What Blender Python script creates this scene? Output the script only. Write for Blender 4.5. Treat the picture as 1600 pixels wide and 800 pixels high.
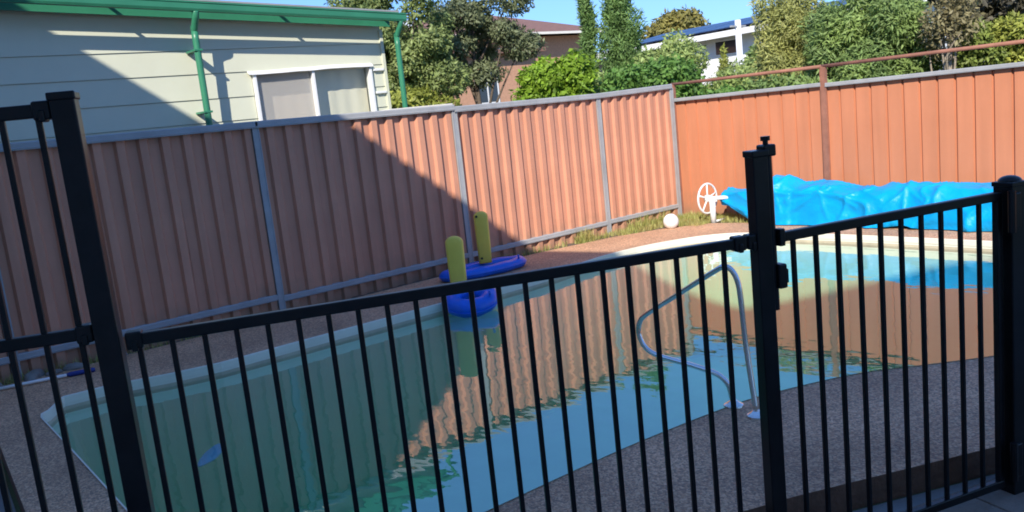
import bpy, bmesh, math, random
import numpy as np
from mathutils import Vector, Matrix, noise

for o in list(bpy.data.objects):
    bpy.data.objects.remove(o)
S = bpy.context.scene
C = S.collection
R = math.radians

# ---------------------------------------------------------------- camera
cam_d = bpy.data.cameras.new('camera')
cam = bpy.data.objects.new('camera', cam_d)
C.objects.link(cam)
cam_d.sensor_width = 36.0
cam_d.lens = 1340.0 / 1600.0 * 36.0
cam_d.clip_start = 0.05
cam_d.clip_end = 2000
EYE = 1.62
fw = Vector((0.623, 0.764, -0.165)).normalized()
rt = Vector((0.759, -0.642, -0.105))
rt = (rt - fw * rt.dot(fw)).normalized()
up = rt.cross(fw).normalized()
M = Matrix((rt, up, -fw)).transposed().to_4x4()
M.translation = (0, 0, EYE)
cam.matrix_world = M
S.camera = cam

# ---------------------------------------------------------------- sky, sun, exposure
SUN = Vector((-0.645, -0.5, 0.5775)).normalized()
W = bpy.data.worlds.new('World')
S.world = W
W.use_nodes = True
nt = W.node_tree
bg = nt.nodes['Background']
sky = nt.nodes.new('ShaderNodeTexSky')
sky.sky_type = 'NISHITA'
sky.sun_disc = False
sky.sun_elevation = math.asin(SUN.z)
sky.sun_rotation = math.atan2(SUN.x, SUN.y)
sky.air_density = 1.0
sky.dust_density = 0.0
sky.ozone_density = 4.0
tint = nt.nodes.new('ShaderNodeMix')
tint.data_type = 'RGBA'
tint.blend_type = 'MULTIPLY'
tint.inputs[0].default_value = 1.0
tint.inputs[7].default_value = (1.06, 1.70, 2.85, 1)
soft = nt.nodes.new('ShaderNodeGamma')          # evens out the bright horizon band
soft.inputs[1].default_value = 0.6
nt.links.new(sky.outputs[0], soft.inputs[0])
nt.links.new(soft.outputs[0], tint.inputs[6])
nt.links.new(tint.outputs[2], bg.inputs[0])
bg.inputs[1].default_value = 0.10
sun_d = bpy.data.lights.new('sun', 'SUN')
sun_d.energy = 4.4
sun_d.angle = R(0.5)
sun_d.color = (1.0, 0.93, 0.82)
sun = bpy.data.objects.new('sun', sun_d)
C.objects.link(sun)
sun.rotation_euler = SUN.to_track_quat('Z', 'Y').to_euler()
sun.location = (-6, -6, 14)
vs = S.view_settings
vs.view_transform = 'Standard'
vs.look = 'None'
vs.gamma = 1.0
vs.exposure = 0.58
S.cycles.filter_width = 1.8
S.cycles.max_bounces = 10
S.cycles.transparent_max_bounces = 16

# ---------------------------------------------------------------- materials
def mat(name, col, rough=0.6, var=0.0, vscale=4.0, bump=0.0, bscale=40.0, metal=0.0, spec=0.5,
        col2=None, detail=6.0, island=0.0, transl=0.0, coat=0.0):
    m = bpy.data.materials.new(name)
    m.use_nodes = True
    t = m.node_tree
    p = t.nodes['Principled BSDF']
    p.inputs['Roughness'].default_value = rough
    p.inputs['Metallic'].default_value = metal
    p.inputs['Specular IOR Level'].default_value = spec
    if coat:
        p.inputs['Coat Weight'].default_value = coat
    c4 = (*col, 1)
    co = t.nodes.new('ShaderNodeTexCoord')
    out = None
    if col2 is not None or var > 0:
        n = t.nodes.new('ShaderNodeTexNoise')
        n.inputs['Scale'].default_value = vscale
        n.inputs['Detail'].default_value = detail
        n.inputs['Roughness'].default_value = 0.65
        t.links.new(co.outputs['Object'], n.inputs['Vector'])
        r = t.nodes.new('ShaderNodeMapRange')
        r.inputs[1].default_value = 0.3
        r.inputs[2].default_value = 0.7
        t.links.new(n.outputs[0], r.inputs[0])
        mx = t.nodes.new('ShaderNodeMix')
        mx.data_type = 'RGBA'
        a = col2 if col2 is not None else tuple(max(0, c * (1 - var)) for c in col)
        b = col if col2 is not None else tuple(min(1, c * (1 + var)) for c in col)
        mx.inputs[6].default_value = (*b, 1)
        mx.inputs[7].default_value = (*a, 1)
        t.links.new(r.outputs[0], mx.inputs[0])
        out = mx.outputs[2]
    if island:
        g = t.nodes.new('ShaderNodeNewGeometry')
        hs = t.nodes.new('ShaderNodeHueSaturation')
        mr = t.nodes.new('ShaderNodeMapRange')
        mr.inputs[3].default_value = 1 - island
        mr.inputs[4].default_value = 1 + island
        t.links.new(g.outputs['Random Per Island'], mr.inputs[0])
        t.links.new(mr.outputs[0], hs.inputs['Value'])
        if out is not None:
            t.links.new(out, hs.inputs['Color'])
        else:
            hs.inputs['Color'].default_value = c4
        out = hs.outputs[0]
    if out is not None:
        t.links.new(out, p.inputs['Base Color'])
    else:
        p.inputs['Base Color'].default_value = c4
    if bump:
        n2 = t.nodes.new('ShaderNodeTexNoise')
        n2.inputs['Scale'].default_value = bscale
        n2.inputs['Detail'].default_value = 5
        t.links.new(co.outputs['Object'], n2.inputs['Vector'])
        b2 = t.nodes.new('ShaderNodeBump')
        b2.inputs['Strength'].default_value = bump
        b2.inputs['Distance'].default_value = 0.02
        t.links.new(n2.outputs[0], b2.inputs['Height'])
        t.links.new(b2.outputs[0], p.inputs['Normal'])
    if transl:
        tr = t.nodes.new('ShaderNodeBsdfTranslucent')
        if out is not None:
            t.links.new(out, tr.inputs[0])
        else:
            tr.inputs[0].default_value = c4
        ms = t.nodes.new('ShaderNodeMixShader')
        ms.inputs[0].default_value = transl
        t.links.new(p.outputs[0], ms.inputs[1])
        t.links.new(tr.outputs[0], ms.inputs[2])
        t.links.new(ms.outputs[0], t.nodes['Material Output'].inputs[0])
    return m

def aggregate(name, cols, scale, bump=0.6):
    """exposed pebble concrete: one colour for each small stone, grout between"""
    m = bpy.data.materials.new(name)
    m.use_nodes = True
    t = m.node_tree
    p = t.nodes['Principled BSDF']
    p.inputs['Roughness'].default_value = 0.75
    co = t.nodes.new('ShaderNodeTexCoord')
    v = t.nodes.new('ShaderNodeTexVoronoi')
    v.inputs['Scale'].default_value = scale
    t.links.new(co.outputs['Object'], v.inputs['Vector'])
    sp = t.nodes.new('ShaderNodeSeparateColor')
    t.links.new(v.outputs['Color'], sp.inputs[0])
    cr = t.nodes.new('ShaderNodeValToRGB')
    cr.color_ramp.interpolation = 'CONSTANT'
    el = cr.color_ramp.elements
    el[0].position = 0
    el[0].color = (*cols[0], 1)
    el[1].position = 1.0 / len(cols)
    el[1].color = (*cols[1], 1)
    for i, c in enumerate(cols[2:]):
        e = el.new((i + 2.0) / len(cols))
        e.color = (*c, 1)
    t.links.new(sp.outputs[0], cr.inputs[0])
    n = t.nodes.new('ShaderNodeTexNoise')
    n.inputs['Scale'].default_value = 1.3
    n.inputs['Detail'].default_value = 8
    t.links.new(co.outputs['Object'], n.inputs['Vector'])
    mr = t.nodes.new('ShaderNodeMapRange')
    mr.inputs[1].default_value = 0.3
    mr.inputs[2].default_value = 0.7
    mr.inputs[3].default_value = 0.72
    mr.inputs[4].default_value = 1.2
    t.links.new(n.outputs[0], mr.inputs[0])
    hs = t.nodes.new('ShaderNodeHueSaturation')
    t.links.new(cr.outputs[0], hs.inputs['Color'])
    t.links.new(mr.outputs[0], hs.inputs['Value'])
    t.links.new(hs.outputs[0], p.inputs['Base Color'])
    b = t.nodes.new('ShaderNodeBump')
    b.inputs['Strength'].default_value = bump
    b.inputs['Distance'].default_value = 0.006
    b.invert = True
    t.links.new(v.outputs['Distance'], b.inputs['Height'])
    t.links.new(b.outputs[0], p.inputs['Normal'])
    return m

MT = {}
MT['sheet'] = mat('painted_terracotta_steel', (0.56, 0.26, 0.165), 0.55, var=0.10, vscale=1.6, bump=0.05, bscale=6, spec=0.35)
MT['sheet_r'] = mat('painted_salmon_steel', (0.55, 0.215, 0.112), 0.55, var=0.07, vscale=1.2, bump=0.04, bscale=5, spec=0.35)
def weathered(m, streak, dirt):
    t = m.node_tree
    p = t.nodes['Principled BSDF']
    src = p.inputs['Base Color'].links[0].from_socket
    g = t.nodes.new('ShaderNodeNewGeometry')
    mp = t.nodes.new('ShaderNodeMapping')
    mp.inputs['Scale'].default_value = (9, 9, 0.7)
    t.links.new(g.outputs['Position'], mp.inputs[0])
    n = t.nodes.new('ShaderNodeTexNoise')
    n.inputs['Scale'].default_value = 1.0
    n.inputs['Detail'].default_value = 6
    t.links.new(mp.outputs[0], n.inputs['Vector'])
    mr = t.nodes.new('ShaderNodeMapRange')
    mr.inputs[1].default_value = 0.35; mr.inputs[2].default_value = 0.7
    mr.inputs[3].default_value = 1 + streak; mr.inputs[4].default_value = 1 - streak
    t.links.new(n.outputs[0], mr.inputs[0])
    hs_ = t.nodes.new('ShaderNodeHueSaturation')
    t.links.new(src, hs_.inputs['Color'])
    t.links.new(mr.outputs[0], hs_.inputs['Value'])
    # splashed soil on the lowest part of the sheets
    sx = t.nodes.new('ShaderNodeSeparateXYZ')
    t.links.new(g.outputs['Position'], sx.inputs[0])
    n2 = t.nodes.new('ShaderNodeTexNoise')
    n2.inputs['Scale'].default_value = 7.0; n2.inputs['Detail'].default_value = 8
    t.links.new(g.outputs['Position'], n2.inputs['Vector'])
    ad = t.nodes.new('ShaderNodeMath'); ad.operation = 'MULTIPLY_ADD'
    ad.inputs[1].default_value = -0.5
    t.links.new(n2.outputs[0], ad.inputs[0]); t.links.new(sx.outputs['Z'], ad.inputs[2])
    m2 = t.nodes.new('ShaderNodeMapRange')
    m2.inputs[1].default_value = -0.25; m2.inputs[2].default_value = 0.06
    m2.inputs[3].default_value = dirt; m2.inputs[4].default_value = 0.0
    t.links.new(ad.outputs[0], m2.inputs[0])
    mx = t.nodes.new('ShaderNodeMix'); mx.data_type = 'RGBA'
    t.links.new(m2.outputs[0], mx.inputs[0])
    t.links.new(hs_.outputs[0], mx.inputs[6])
    mx.inputs[7].default_value = (0.24, 0.17, 0.11, 1)
    t.links.new(mx.outputs[2], p.inputs['Base Color'])
weathered(MT['sheet'], 0.09, 0.55)
weathered(MT['sheet_r'], 0.06, 0.5)
MT['rail_grey'] = mat('grey_fence_rail', (0.34, 0.345, 0.35), 0.5, var=0.12, vscale=5, spec=0.4)
MT['rust'] = mat('red_brown_pipe', (0.30, 0.13, 0.085), 0.75, var=0.25, vscale=7)
MT['black'] = mat('black_powder_coat', (0.009, 0.009, 0.010), 0.28, var=0.5, vscale=9, bump=0.03, bscale=300, spec=0.3)
MT['chrome'] = mat('stainless_steel', (0.82, 0.79, 0.74), 0.20, metal=1.0, var=0.06, vscale=20)
MT['deck'] = aggregate('exposed_aggregate', [(0.595, 0.333, 0.189), (0.428, 0.245, 0.148), (0.679, 0.402, 0.232), (0.345, 0.204, 0.128), (0.554, 0.301, 0.169), (0.763, 0.47, 0.278)], 105)
MT['riser'] = mat('dark_brown_brick_edge', (0.17, 0.085, 0.050), 0.85, var=0.3, vscale=9, bump=0.4, bscale=60)
MT['concrete'] = mat('grey_concrete', (0.25, 0.245, 0.235), 0.85, var=0.2, vscale=2.2, bump=0.3, bscale=70)
MT['paver'] = mat('tan_paver', (0.25, 0.19, 0.15), 0.85, var=0.25, vscale=7, bump=0.3, bscale=90)
MT['earth'] = mat('dry_earth', (0.13, 0.10, 0.07), 0.95, var=0.35, vscale=3, bump=0.5, bscale=40)
MT['lawn'] = mat('rough_lawn_soil', (0.10, 0.115, 0.045), 0.95, var=0.35, vscale=1.5, bump=0.5, bscale=30)
MT['pool'] = mat('pool_shell', (0.70, 0.86, 0.66), 0.5, var=0.07, vscale=1.5)
MT['rim'] = mat('pool_rim_paint', (0.74, 0.72, 0.58), 0.45, var=0.07, vscale=3)
MT['board'] = mat('pale_green_cladding', (0.625, 0.635, 0.495), 0.55, var=0.04, vscale=1.5, spec=0.3)
MT['green'] = mat('green_gutter_paint', (0.035, 0.205, 0.11), 0.38, var=0.1, vscale=3)
MT['white'] = mat('white_paint', (0.78, 0.78, 0.76), 0.45, var=0.04, vscale=4)
MT['roofgrey'] = mat('grey_roof_sheet', (0.30, 0.31, 0.31), 0.5, var=0.1, vscale=2)
MT['curtain'] = mat('cream_blind', (0.82, 0.74, 0.60), 0.85, var=0.05, vscale=3)
MT['dark'] = mat('dark_interior', (0.025, 0.027, 0.03), 0.4)
MT['soffit'] = mat('grey_soffit', (0.42, 0.43, 0.42), 0.7, var=0.06)
MT['blue_vinyl'] = mat('blue_vinyl', (0.004, 0.12, 0.64), 0.3, var=0.12, vscale=10, bump=0.12, bscale=18)
MT['yellow_vinyl'] = mat('yellow_vinyl', (1.0, 0.66, 0.09), 0.4, var=0.06, vscale=6, bump=0.06, bscale=16)
MT['black_spot'] = mat('black_plug', (0.01, 0.01, 0.01), 0.5)
MT['cover'] = mat('blue_bubble_cover', (0.0, 0.43, 0.86), 0.42, vscale=3, bump=0.3, bscale=30, spec=0.35, col2=(0.0, 0.33, 0.74), transl=0.15)
MT['blue_pad'] = mat('blue_foam', (0.0, 0.55, 0.80), 0.6)
MT['pole_blue'] = mat('blue_plastic', (0.012, 0.035, 0.22), 0.4)
MT['bark'] = mat('bark', (0.12, 0.09, 0.065), 0.9, var=0.35, vscale=12, bump=0.6, bscale=40)
MT['bark_pale'] = mat('pale_bark', (0.30, 0.25, 0.19), 0.9, var=0.3, vscale=10, bump=0.5, bscale=40)
MT['rock'] = mat('grey_rock', (0.20, 0.185, 0.165), 0.9, var=0.35, vscale=9, bump=0.6, bscale=30)
MT['brick_far'] = mat('orange_brick', (0.50, 0.275, 0.175), 0.85, var=0.16, vscale=14, detail=10)
MT['tile'] = mat('brown_roof_tile', (0.22, 0.115, 0.085), 0.8, var=0.2, vscale=6, bump=0.5, bscale=12)
MT['solar'] = mat('solar_glass', (0.022, 0.036, 0.085), 0.3, spec=0.4)
MT['win'] = mat('dark_window_glass', (0.03, 0.035, 0.045), 0.08, spec=0.8)
MT['render'] = mat('white_render', (0.76, 0.77, 0.78), 0.7, var=0.05, vscale=2)
MT['cream'] = mat('cream_weatherboard', (0.74, 0.70, 0.62), 0.7, var=0.08, vscale=2)

def leafmat(name, c1, c2, vs_=1.6, isl=0.35, tr=0.35):
    return mat(name, c1, 0.5, col2=c2, vscale=vs_, island=isl, transl=tr, spec=0.3, detail=3)

# pane of glass: mostly clear, mirrors by fresnel
def glassmat(name, tint, ior):
    m = bpy.data.materials.new(name)
    m.use_nodes = True
    t = m.node_tree
    t.nodes.remove(t.nodes['Principled BSDF'])
    a = t.nodes.new('ShaderNodeBsdfTransparent')
    a.inputs[0].default_value = (*tint, 1)
    g = t.nodes.new('ShaderNodeBsdfGlossy')
    g.inputs['Roughness'].default_value = 0.02
    f = t.nodes.new('ShaderNodeLayerWeight')
    f.inputs[0].default_value = 0.5
    pw = t.nodes.new('ShaderNodeMath'); pw.operation = 'POWER'
    pw.inputs[1].default_value = 5.0
    t.links.new(f.outputs['Facing'], pw.inputs[0])
    f0 = ((ior - 1) / (ior + 1)) ** 2
    ma = t.nodes.new('ShaderNodeMath'); ma.operation = 'MULTIPLY_ADD'
    ma.inputs[1].default_value = 1 - f0
    ma.inputs[2].default_value = f0
    t.links.new(pw.outputs[0], ma.inputs[0])
    x = t.nodes.new('ShaderNodeMixShader')
    t.links.new(ma.outputs[0], x.inputs[0])
    t.links.new(a.outputs[0], x.inputs[1])
    t.links.new(g.outputs[0], x.inputs[2])
    t.links.new(x.outputs[0], t.nodes['Material Output'].inputs[0])
    return m, t, f, g
MT['glass'] = glassmat('window_glass', (0.92, 0.94, 0.93), 1.45)[0]
_m = bpy.data.materials.new('flyscreen_mesh')
_m.use_nodes = True
_t = _m.node_tree
_p = _t.nodes['Principled BSDF']
_p.inputs['Base Color'].default_value = (0.56, 0.54, 0.50, 1)
_p.inputs['Roughness'].default_value = 0.8
_tr = _t.nodes.new('ShaderNodeBsdfTransparent')
_x = _t.nodes.new('ShaderNodeMixShader')
_x.inputs[0].default_value = 0.38
_t.links.new(_tr.outputs[0], _x.inputs[1])
_t.links.new(_p.outputs[0], _x.inputs[2])
_t.links.new(_x.outputs[0], _t.nodes['Material Output'].inputs[0])
MT['screen'] = _m

wm, wt, wf, wg = glassmat('pool_water_surface', (1, 1, 1), 3.3)
wg.inputs['Roughness'].default_value = 0.0
_co = wt.nodes.new('ShaderNodeTexCoord')
_mp = wt.nodes.new('ShaderNodeMapping')
_mp.inputs['Rotation'].default_value = (0, 0, R(50))
_mp.inputs['Scale'].default_value = (1.0, 0.55, 1.0)
wt.links.new(_co.outputs['Object'], _mp.inputs[0])
_n1 = wt.nodes.new('ShaderNodeTexNoise')
_n1.inputs['Scale'].default_value = 8.0
_n1.inputs['Detail'].default_value = 1.8
_n1.inputs['Roughness'].default_value = 0.45
wt.links.new(_mp.outputs[0], _n1.inputs['Vector'])
_b = wt.nodes.new('ShaderNodeBump')
_b.inputs['Strength'].default_value = 1.0
_b.inputs['Distance'].default_value = 0.0019
wt.links.new(_n1.outputs[0], _b.inputs['Height'])
wt.links.new(_b.outputs[0], wf.inputs['Normal'])
wt.links.new(_b.outputs[0], wg.inputs['Normal'])
_va = wt.nodes.new('ShaderNodeVolumeAbsorption')
_va.inputs['Color'].default_value = (0.24, 0.80, 0.64, 1)
_va.inputs['Density'].default_value = 0.36
wt.links.new(_va.outputs[0], wt.nodes['Material Output'].inputs['Volume'])
MT['water'] = wm

# ---------------------------------------------------------------- mesh helpers
def link(name, me, m=None, parent=None, smooth=False):
    o = bpy.data.objects.new(name, me)
    C.objects.link(o)
    if m is not None and not me.materials:
        me.materials.append(m if not isinstance(m, str) else MT[m])
    if parent is not None:
        o.parent = parent
    if smooth:
        me.polygons.foreach_set('use_smooth', [True] * len(me.polygons))
    return o

def from_bm(name, bm, m, parent=None, smooth=False):
    bmesh.ops.recalc_face_normals(bm, faces=bm.faces)
    me = bpy.data.meshes.new(name)
    bm.to_mesh(me)
    bm.free()
    return link(name, me, m, parent, smooth)

def tag(o, label=None, cat=None, group=None, kind=None):
    if label: o['label'] = label
    if cat: o['category'] = cat
    if group: o['group'] = group
    if kind: o['kind'] = kind
    return o

def thing(name, label, cat, loc=(0, 0, 0), rz=0.0, group=None):
    o = bpy.data.objects.new(name, None)
    C.objects.link(o)
    o.location = loc
    o.rotation_euler = (0, 0, rz)
    o.empty_display_size = 0.2
    return tag(o, label, cat, group)

def bbox(bm, x0, x1, y0, y1, z0, z1, bev=0.0, mtx=None):
    r = bmesh.ops.create_cube(bm, size=1)
    vs_ = r['verts']
    for v in vs_:
        v.co = Vector((x0 + (v.co.x + .5) * (x1 - x0), y0 + (v.co.y + .5) * (y1 - y0), z0 + (v.co.z + .5) * (z1 - z0)))
    if bev:
        es = list({e for v in vs_ for e in v.link_edges})
        r2 = bmesh.ops.bevel(bm, geom=es, offset=bev, segments=2, affect='EDGES', profile=0.5)
        vs_ = list({v for f in r2['faces'] for v in f.verts} | {v for v in vs_ if v.is_valid})
    if mtx is not None:
        bmesh.ops.transform(bm, matrix=mtx, verts=vs_)

def box(name, x0, x1, y0, y1, z0, z1, m, parent=None, bev=0.0):
    bm = bmesh.new()
    bbox(bm, x0, x1, y0, y1, z0, z1, bev)
    return from_bm(name, bm, m, parent)

def tube_bm(bm, pts, rad, seg=10, cap=True):
    pts = [Vector(p) for p in pts]
    rads = rad if isinstance(rad, (list, tuple)) else [rad] * len(pts)
    rings = []
    prev = None
    for i, p in enumerate(pts):
        if i == 0: d = pts[1] - pts[0]
        elif i == len(pts) - 1: d = pts[-1] - pts[-2]
        else: d = (pts[i + 1] - pts[i]).normalized() + (pts[i] - pts[i - 1]).normalized()
        d.normalize()
        if prev is None:
            a = Vector((0, 0, 1)) if abs(d.z) < 0.9 else Vector((1, 0, 0))
            u = d.cross(a).normalized()
        else:
            u = (prev - d * prev.dot(d)).normalized()
        prev = u
        v = d.cross(u)
        rings.append([bm.verts.new(p + (u * math.cos(2 * math.pi * k / seg) + v * math.sin(2 * math.pi * k / seg)) * rads[i]) for k in range(seg)])
    for a, b in zip(rings, rings[1:]):
        for k in range(seg):
            bm.faces.new((a[k], a[(k + 1) % seg], b[(k + 1) % seg], b[k]))
    if cap:
        bm.faces.new(rings[0][::-1])
        bm.faces.new(rings[-1])

def tube(name, pts, rad, m, parent=None, seg=10, smooth=True):
    bm = bmesh.new()
    tube_bm(bm, pts, rad, seg)
    return from_bm(name, bm, m, parent, smooth)

def smooth_path(ctrl, n=8):
    """Catmull-Rom through control points"""
    P = [Vector(c) for c in ctrl]
    P = [P[0] * 2 - P[1]] + P + [P[-1] * 2 - P[-2]]
    out = []
    for i in range(1, len(P) - 2):
        for k in range(n):
            t = k / n
            a, b, c, d = P[i - 1], P[i], P[i + 1], P[i + 2]
            out.append(0.5 * ((2 * b) + (c - a) * t + (2 * a - 5 * b + 4 * c - d) * t * t + (3 * b - a - 3 * c + d) * t ** 3))
    out.append(P[-2])
    return out

def sheet_with_hole(name, outer, inner, z, m, parent=None):
    bm = bmesh.new()
    es = []
    for loop in (outer, inner):
        if not loop: continue
        vv = [bm.verts.new((p[0], p[1], z)) for p in loop]
        for i in range(len(vv)):
            es.append(bm.edges.new((vv[i], vv[(i + 1) % len(vv)])))
    bmesh.ops.triangle_fill(bm, edges=es, use_beauty=True, use_dissolve=False)
    for f in bm.faces:
        f.normal_update()
        if f.normal.z < 0: f.normal_flip()
    me = bpy.data.meshes.new(name)
    bm.to_mesh(me)
    bm.free()
    return link(name, me, m, parent)

# ---------------------------------------------------------------- ground, deck, pool
POOL_C = [(0.98, 6.26), (2.2, 6.28), (3.6, 6.27), (4.9, 6.26), (5.5, 6.27), (6.04, 6.35), (6.53, 6.40), (7.0, 6.37), (7.43, 6.26), (7.81, 6.08), (8.05, 5.80),
          (8.18, 5.25), (8.22, 4.75), (8.23, 4.07), (8.22, 3.45), (8.2, 2.9), (8.12, 2.3), (7.85, 1.85), (7.35, 1.58), (6.7, 1.5), (6.0, 1.52), (5.45, 1.64), (4.95, 1.88),
          (4.59, 2.13), (4.27, 2.36), (3.75, 2.57), (3.43, 2.64), (2.87, 2.70), (2.41, 2.72), (1.9, 2.73), (1.4, 2.74)]
def closed_spline(pts, n=4):
    out = []
    N = len(pts)
    for i in range(N):
        a, b, c, d = [Vector((*pts[(i + k) % N], 0)) for k in (-1, 0, 1, 2)]
        for k in range(n):
            t = k / n
            p = 0.5 * ((2 * b) + (c - a) * t + (2 * a - 5 * b + 4 * c - d) * t * t + (3 * b - a - 3 * c + d) * t ** 3)
            out.append((p.x, p.y))
    return out
# far-left corner is nearly square, so it is set by hand: short bevel then the straight end wall
_sp = closed_spline(POOL_C, 4)
pool_loop = []
for p in _sp:
    if p[0] < 1.40 and p[1] < 6.2: continue
    if p[0] < 1.05 and p[1] > 6.2: continue
    pool_loop.append(p)
# order: begins near far-left corner going right; close with near-left corner and end wall
pool_loop = pool_loop + [(1.15, 2.755), (1.0, 2.80), (0.92, 2.90), (0.885, 3.05), (0.90, 4.1), (0.93, 5.2), (0.95, 6.12), (0.97, 6.21), (1.02, 6.255)]
WATER_Z = -0.095

DECK_OUT = [(0.66, 7.33), (0.664, 5.9), (0.555, 4.5), (0.50, 3.4), (0.62, 2.70), (1.10, 2.48), (2.0, 2.13), (2.6, 1.905), (2.80, 1.83), (3.732, 1.41), (5.2, 0.75), (8.9, 0.7), (8.72, 2.0), (8.72, 6.15), (8.60, 6.60), (8.1, 6.95), (7.5, 7.17), (6.4, 7.33), (5.0, 7.36), (3.0, 7.34)]
deck = sheet_with_hole('deck', DECK_OUT, pool_loop, 0.0, MT['deck'])
tag(deck, kind='structure')
bm = bmesh.new()
for i in range(len(DECK_OUT)):
    a, b = DECK_OUT[i], DECK_OUT[(i + 1) % len(DECK_OUT)]
    vv = [bm.verts.new((a[0], a[1], 0)), bm.verts.new((b[0], b[1], 0)), bm.verts.new((b[0], b[1], -0.135)), bm.verts.new((a[0], a[1], -0.135))]
    bm.faces.new(vv)
bmesh.ops.remove_doubles(bm, verts=bm.verts, dist=1e-5)
from_bm('deck_edge', bm, MT['riser'], deck)

# ground at the lower level, with an opening under the deck
def grow(loop, d):
    cx = sum(p[0] for p in loop) / len(loop); cy = sum(p[1] for p in loop) / len(loop)
    return [(p[0] + (cx - p[0]) * d, p[1] + (cy - p[1]) * d) for p in loop]
ground_hole = [(0.80, 6.9), (0.80, 3.0), (1.2, 2.6), (2.9, 2.0), (5.4, 1.0), (8.5, 1.0), (8.5, 6.3), (7.4, 6.95)]
g = sheet_with_hole('ground', [(-900, -900), (900, -900), (900, 900), (-900, 900)], ground_hole, -0.12, MT['lawn'])
tag(g, kind='structure')
# soil bank filling up to the fences behind the pool
soil_o = [(-6.0, 7.50), (-6.0, 7.30), (0.3, 7.24), (3.0, 7.28), (5.0, 7.30), (6.4, 7.26), (7.5, 7.10), (8.08, 6.88), (8.5, 6.55), (8.64, 6.1), (8.64, 0.4), (9.6, 0.4), (9.6, 7.5)]
s = sheet_with_hole('soil_strip', soil_o, None, -0.018, MT['earth'])
tag(s, kind='structure')
# concrete path on the left and the house side
p = sheet_with_hole('concrete_path', [(-0.9, 7.28), (-0.9, -4), (0.2, -4), (0.58, 2.6), (0.47, 3.4), (0.53, 4.5), (0.645, 5.9), (0.645, 7.22)], None, -0.112, MT['concrete'])
tag(p, kind='structure')

# basin
bm = bmesh.new()
top = [bm.verts.new((x, y, 0)) for x, y in pool_loop]
scum = [bm.verts.new((x, y, -0.070)) for x, y in pool_loop]
ledge = [bm.verts.new((x, y, -0.12)) for x, y in pool_loop]
cx, cy = 4.6, 4.3
flo = [bm.verts.new((x + (cx - x) * .06, y + (cy - y) * .06, -1.35)) for x, y in pool_loop]
n = len(top)
rim_faces = []
for i in range(n):
    j = (i + 1) % n
    bm.faces.new((top[i], top[j], scum[j], scum[i]))
    bm.faces.new((scum[i], scum[j], ledge[j], ledge[i]))
    bm.faces.new((ledge[i], ledge[j], flo[j], flo[i]))
bm.faces.new(flo)
bmesh.ops.triangulate(bm, faces=[f for f in bm.faces if len(f.verts) > 4])
me = bpy.data.meshes.new('pool_basin')
for f in bm.faces:
    f.material_index = 1 if all(v.co.z > -0.08 for v in f.verts) else (2 if all(v.co.z > -0.2 for v in f.verts) else 0)
bm.to_mesh(me)
bm.free()
me.materials.append(MT['pool'])
me.materials.append(MT['rim'])
me.materials.append(mat('waterline_stain', (0.50, 0.44, 0.31), .6, var=.2, vscale=4))
pb = link('pool_basin', me)
tag(pb, kind='structure')
# thin pale coping lip, slightly proud of the deck
bm = bmesh.new()
inn = [bm.verts.new((x + (cx - x) * .0015, y + (cy - y) * .002, 0.0)) for x, y in pool_loop]
inb = [bm.verts.new((x + (cx - x) * .0015, y + (cy - y) * .002, -0.05)) for x, y in pool_loop]
outt = [bm.verts.new((x - (cx - x) * .0015, y - (cy - y) * .002, 0.005)) for x, y in pool_loop]
for i in range(n):
    j = (i + 1) % n
    bm.faces.new((outt[i], outt[j], inn[j], inn[i]))
    bm.faces.new((inn[i], inn[j], inb[j], inb[i]))
from_bm('coping_lip', bm, MT['rim'], pb)

# water: closed body so that depth tints it
bm = bmesh.new()
tv = [bm.verts.new((x - (cx - x) * .002, y - (cy - y) * .002, WATER_Z)) for x, y in pool_loop]
bv = [bm.verts.new((x - (cx - x) * .002, y - (cy - y) * .002, -1.6)) for x, y in pool_loop]
bm.faces.new(tv)
bm.faces.new(bv[::-1])
for i in range(n):
    j = (i + 1) % n
    bm.faces.new((tv[j], tv[i], bv[i], bv[j]))
bmesh.ops.triangulate(bm, faces=[f for f in bm.faces if len(f.verts) > 4])
w = from_bm('pool_water', bm, MT['water'])
tag(w, kind='structure')

# pavers on the near side of the gate
pav = sheet_with_hole('paving', [(0.65, 2.40), (0.2, -3.5), (6.8, -3.5), (6.8, 0.0), (5.0, 0.83), (2.56, 1.92), (1.1, 2.44)], None, -0.116, MT['concrete'])
tag(pav, kind='structure')
ang = math.atan2(1.329 - 1.637, 3.479 - 2.512)
pm = None
rnd = random.Random(5)
for i in range(-3, 7):
    for j in range(-5, 1):
        if pm is None:
            bm = bmesh.new()
            bbox(bm, -0.147, 0.147, -0.147, 0.147, -0.06, 0.0, 0.006)
            po = from_bm('paver', bm, MT['paver'], pav)
            pm = po.data
        else:
            po = link('paver', pm, None, pav)
        u, v = 0.30 * i + (0.15 if j % 2 else 0), 0.30 * j - 0.17
        po.location = (3.0 + u * math.cos(ang) - v * math.sin(ang), 1.62 + u * math.sin(ang) + v * math.cos(ang), -0.105 + rnd.uniform(-.003, .003))
        po.rotation_euler = (rnd.uniform(-.008, .008), rnd.uniform(-.008, .008), ang)

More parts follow.
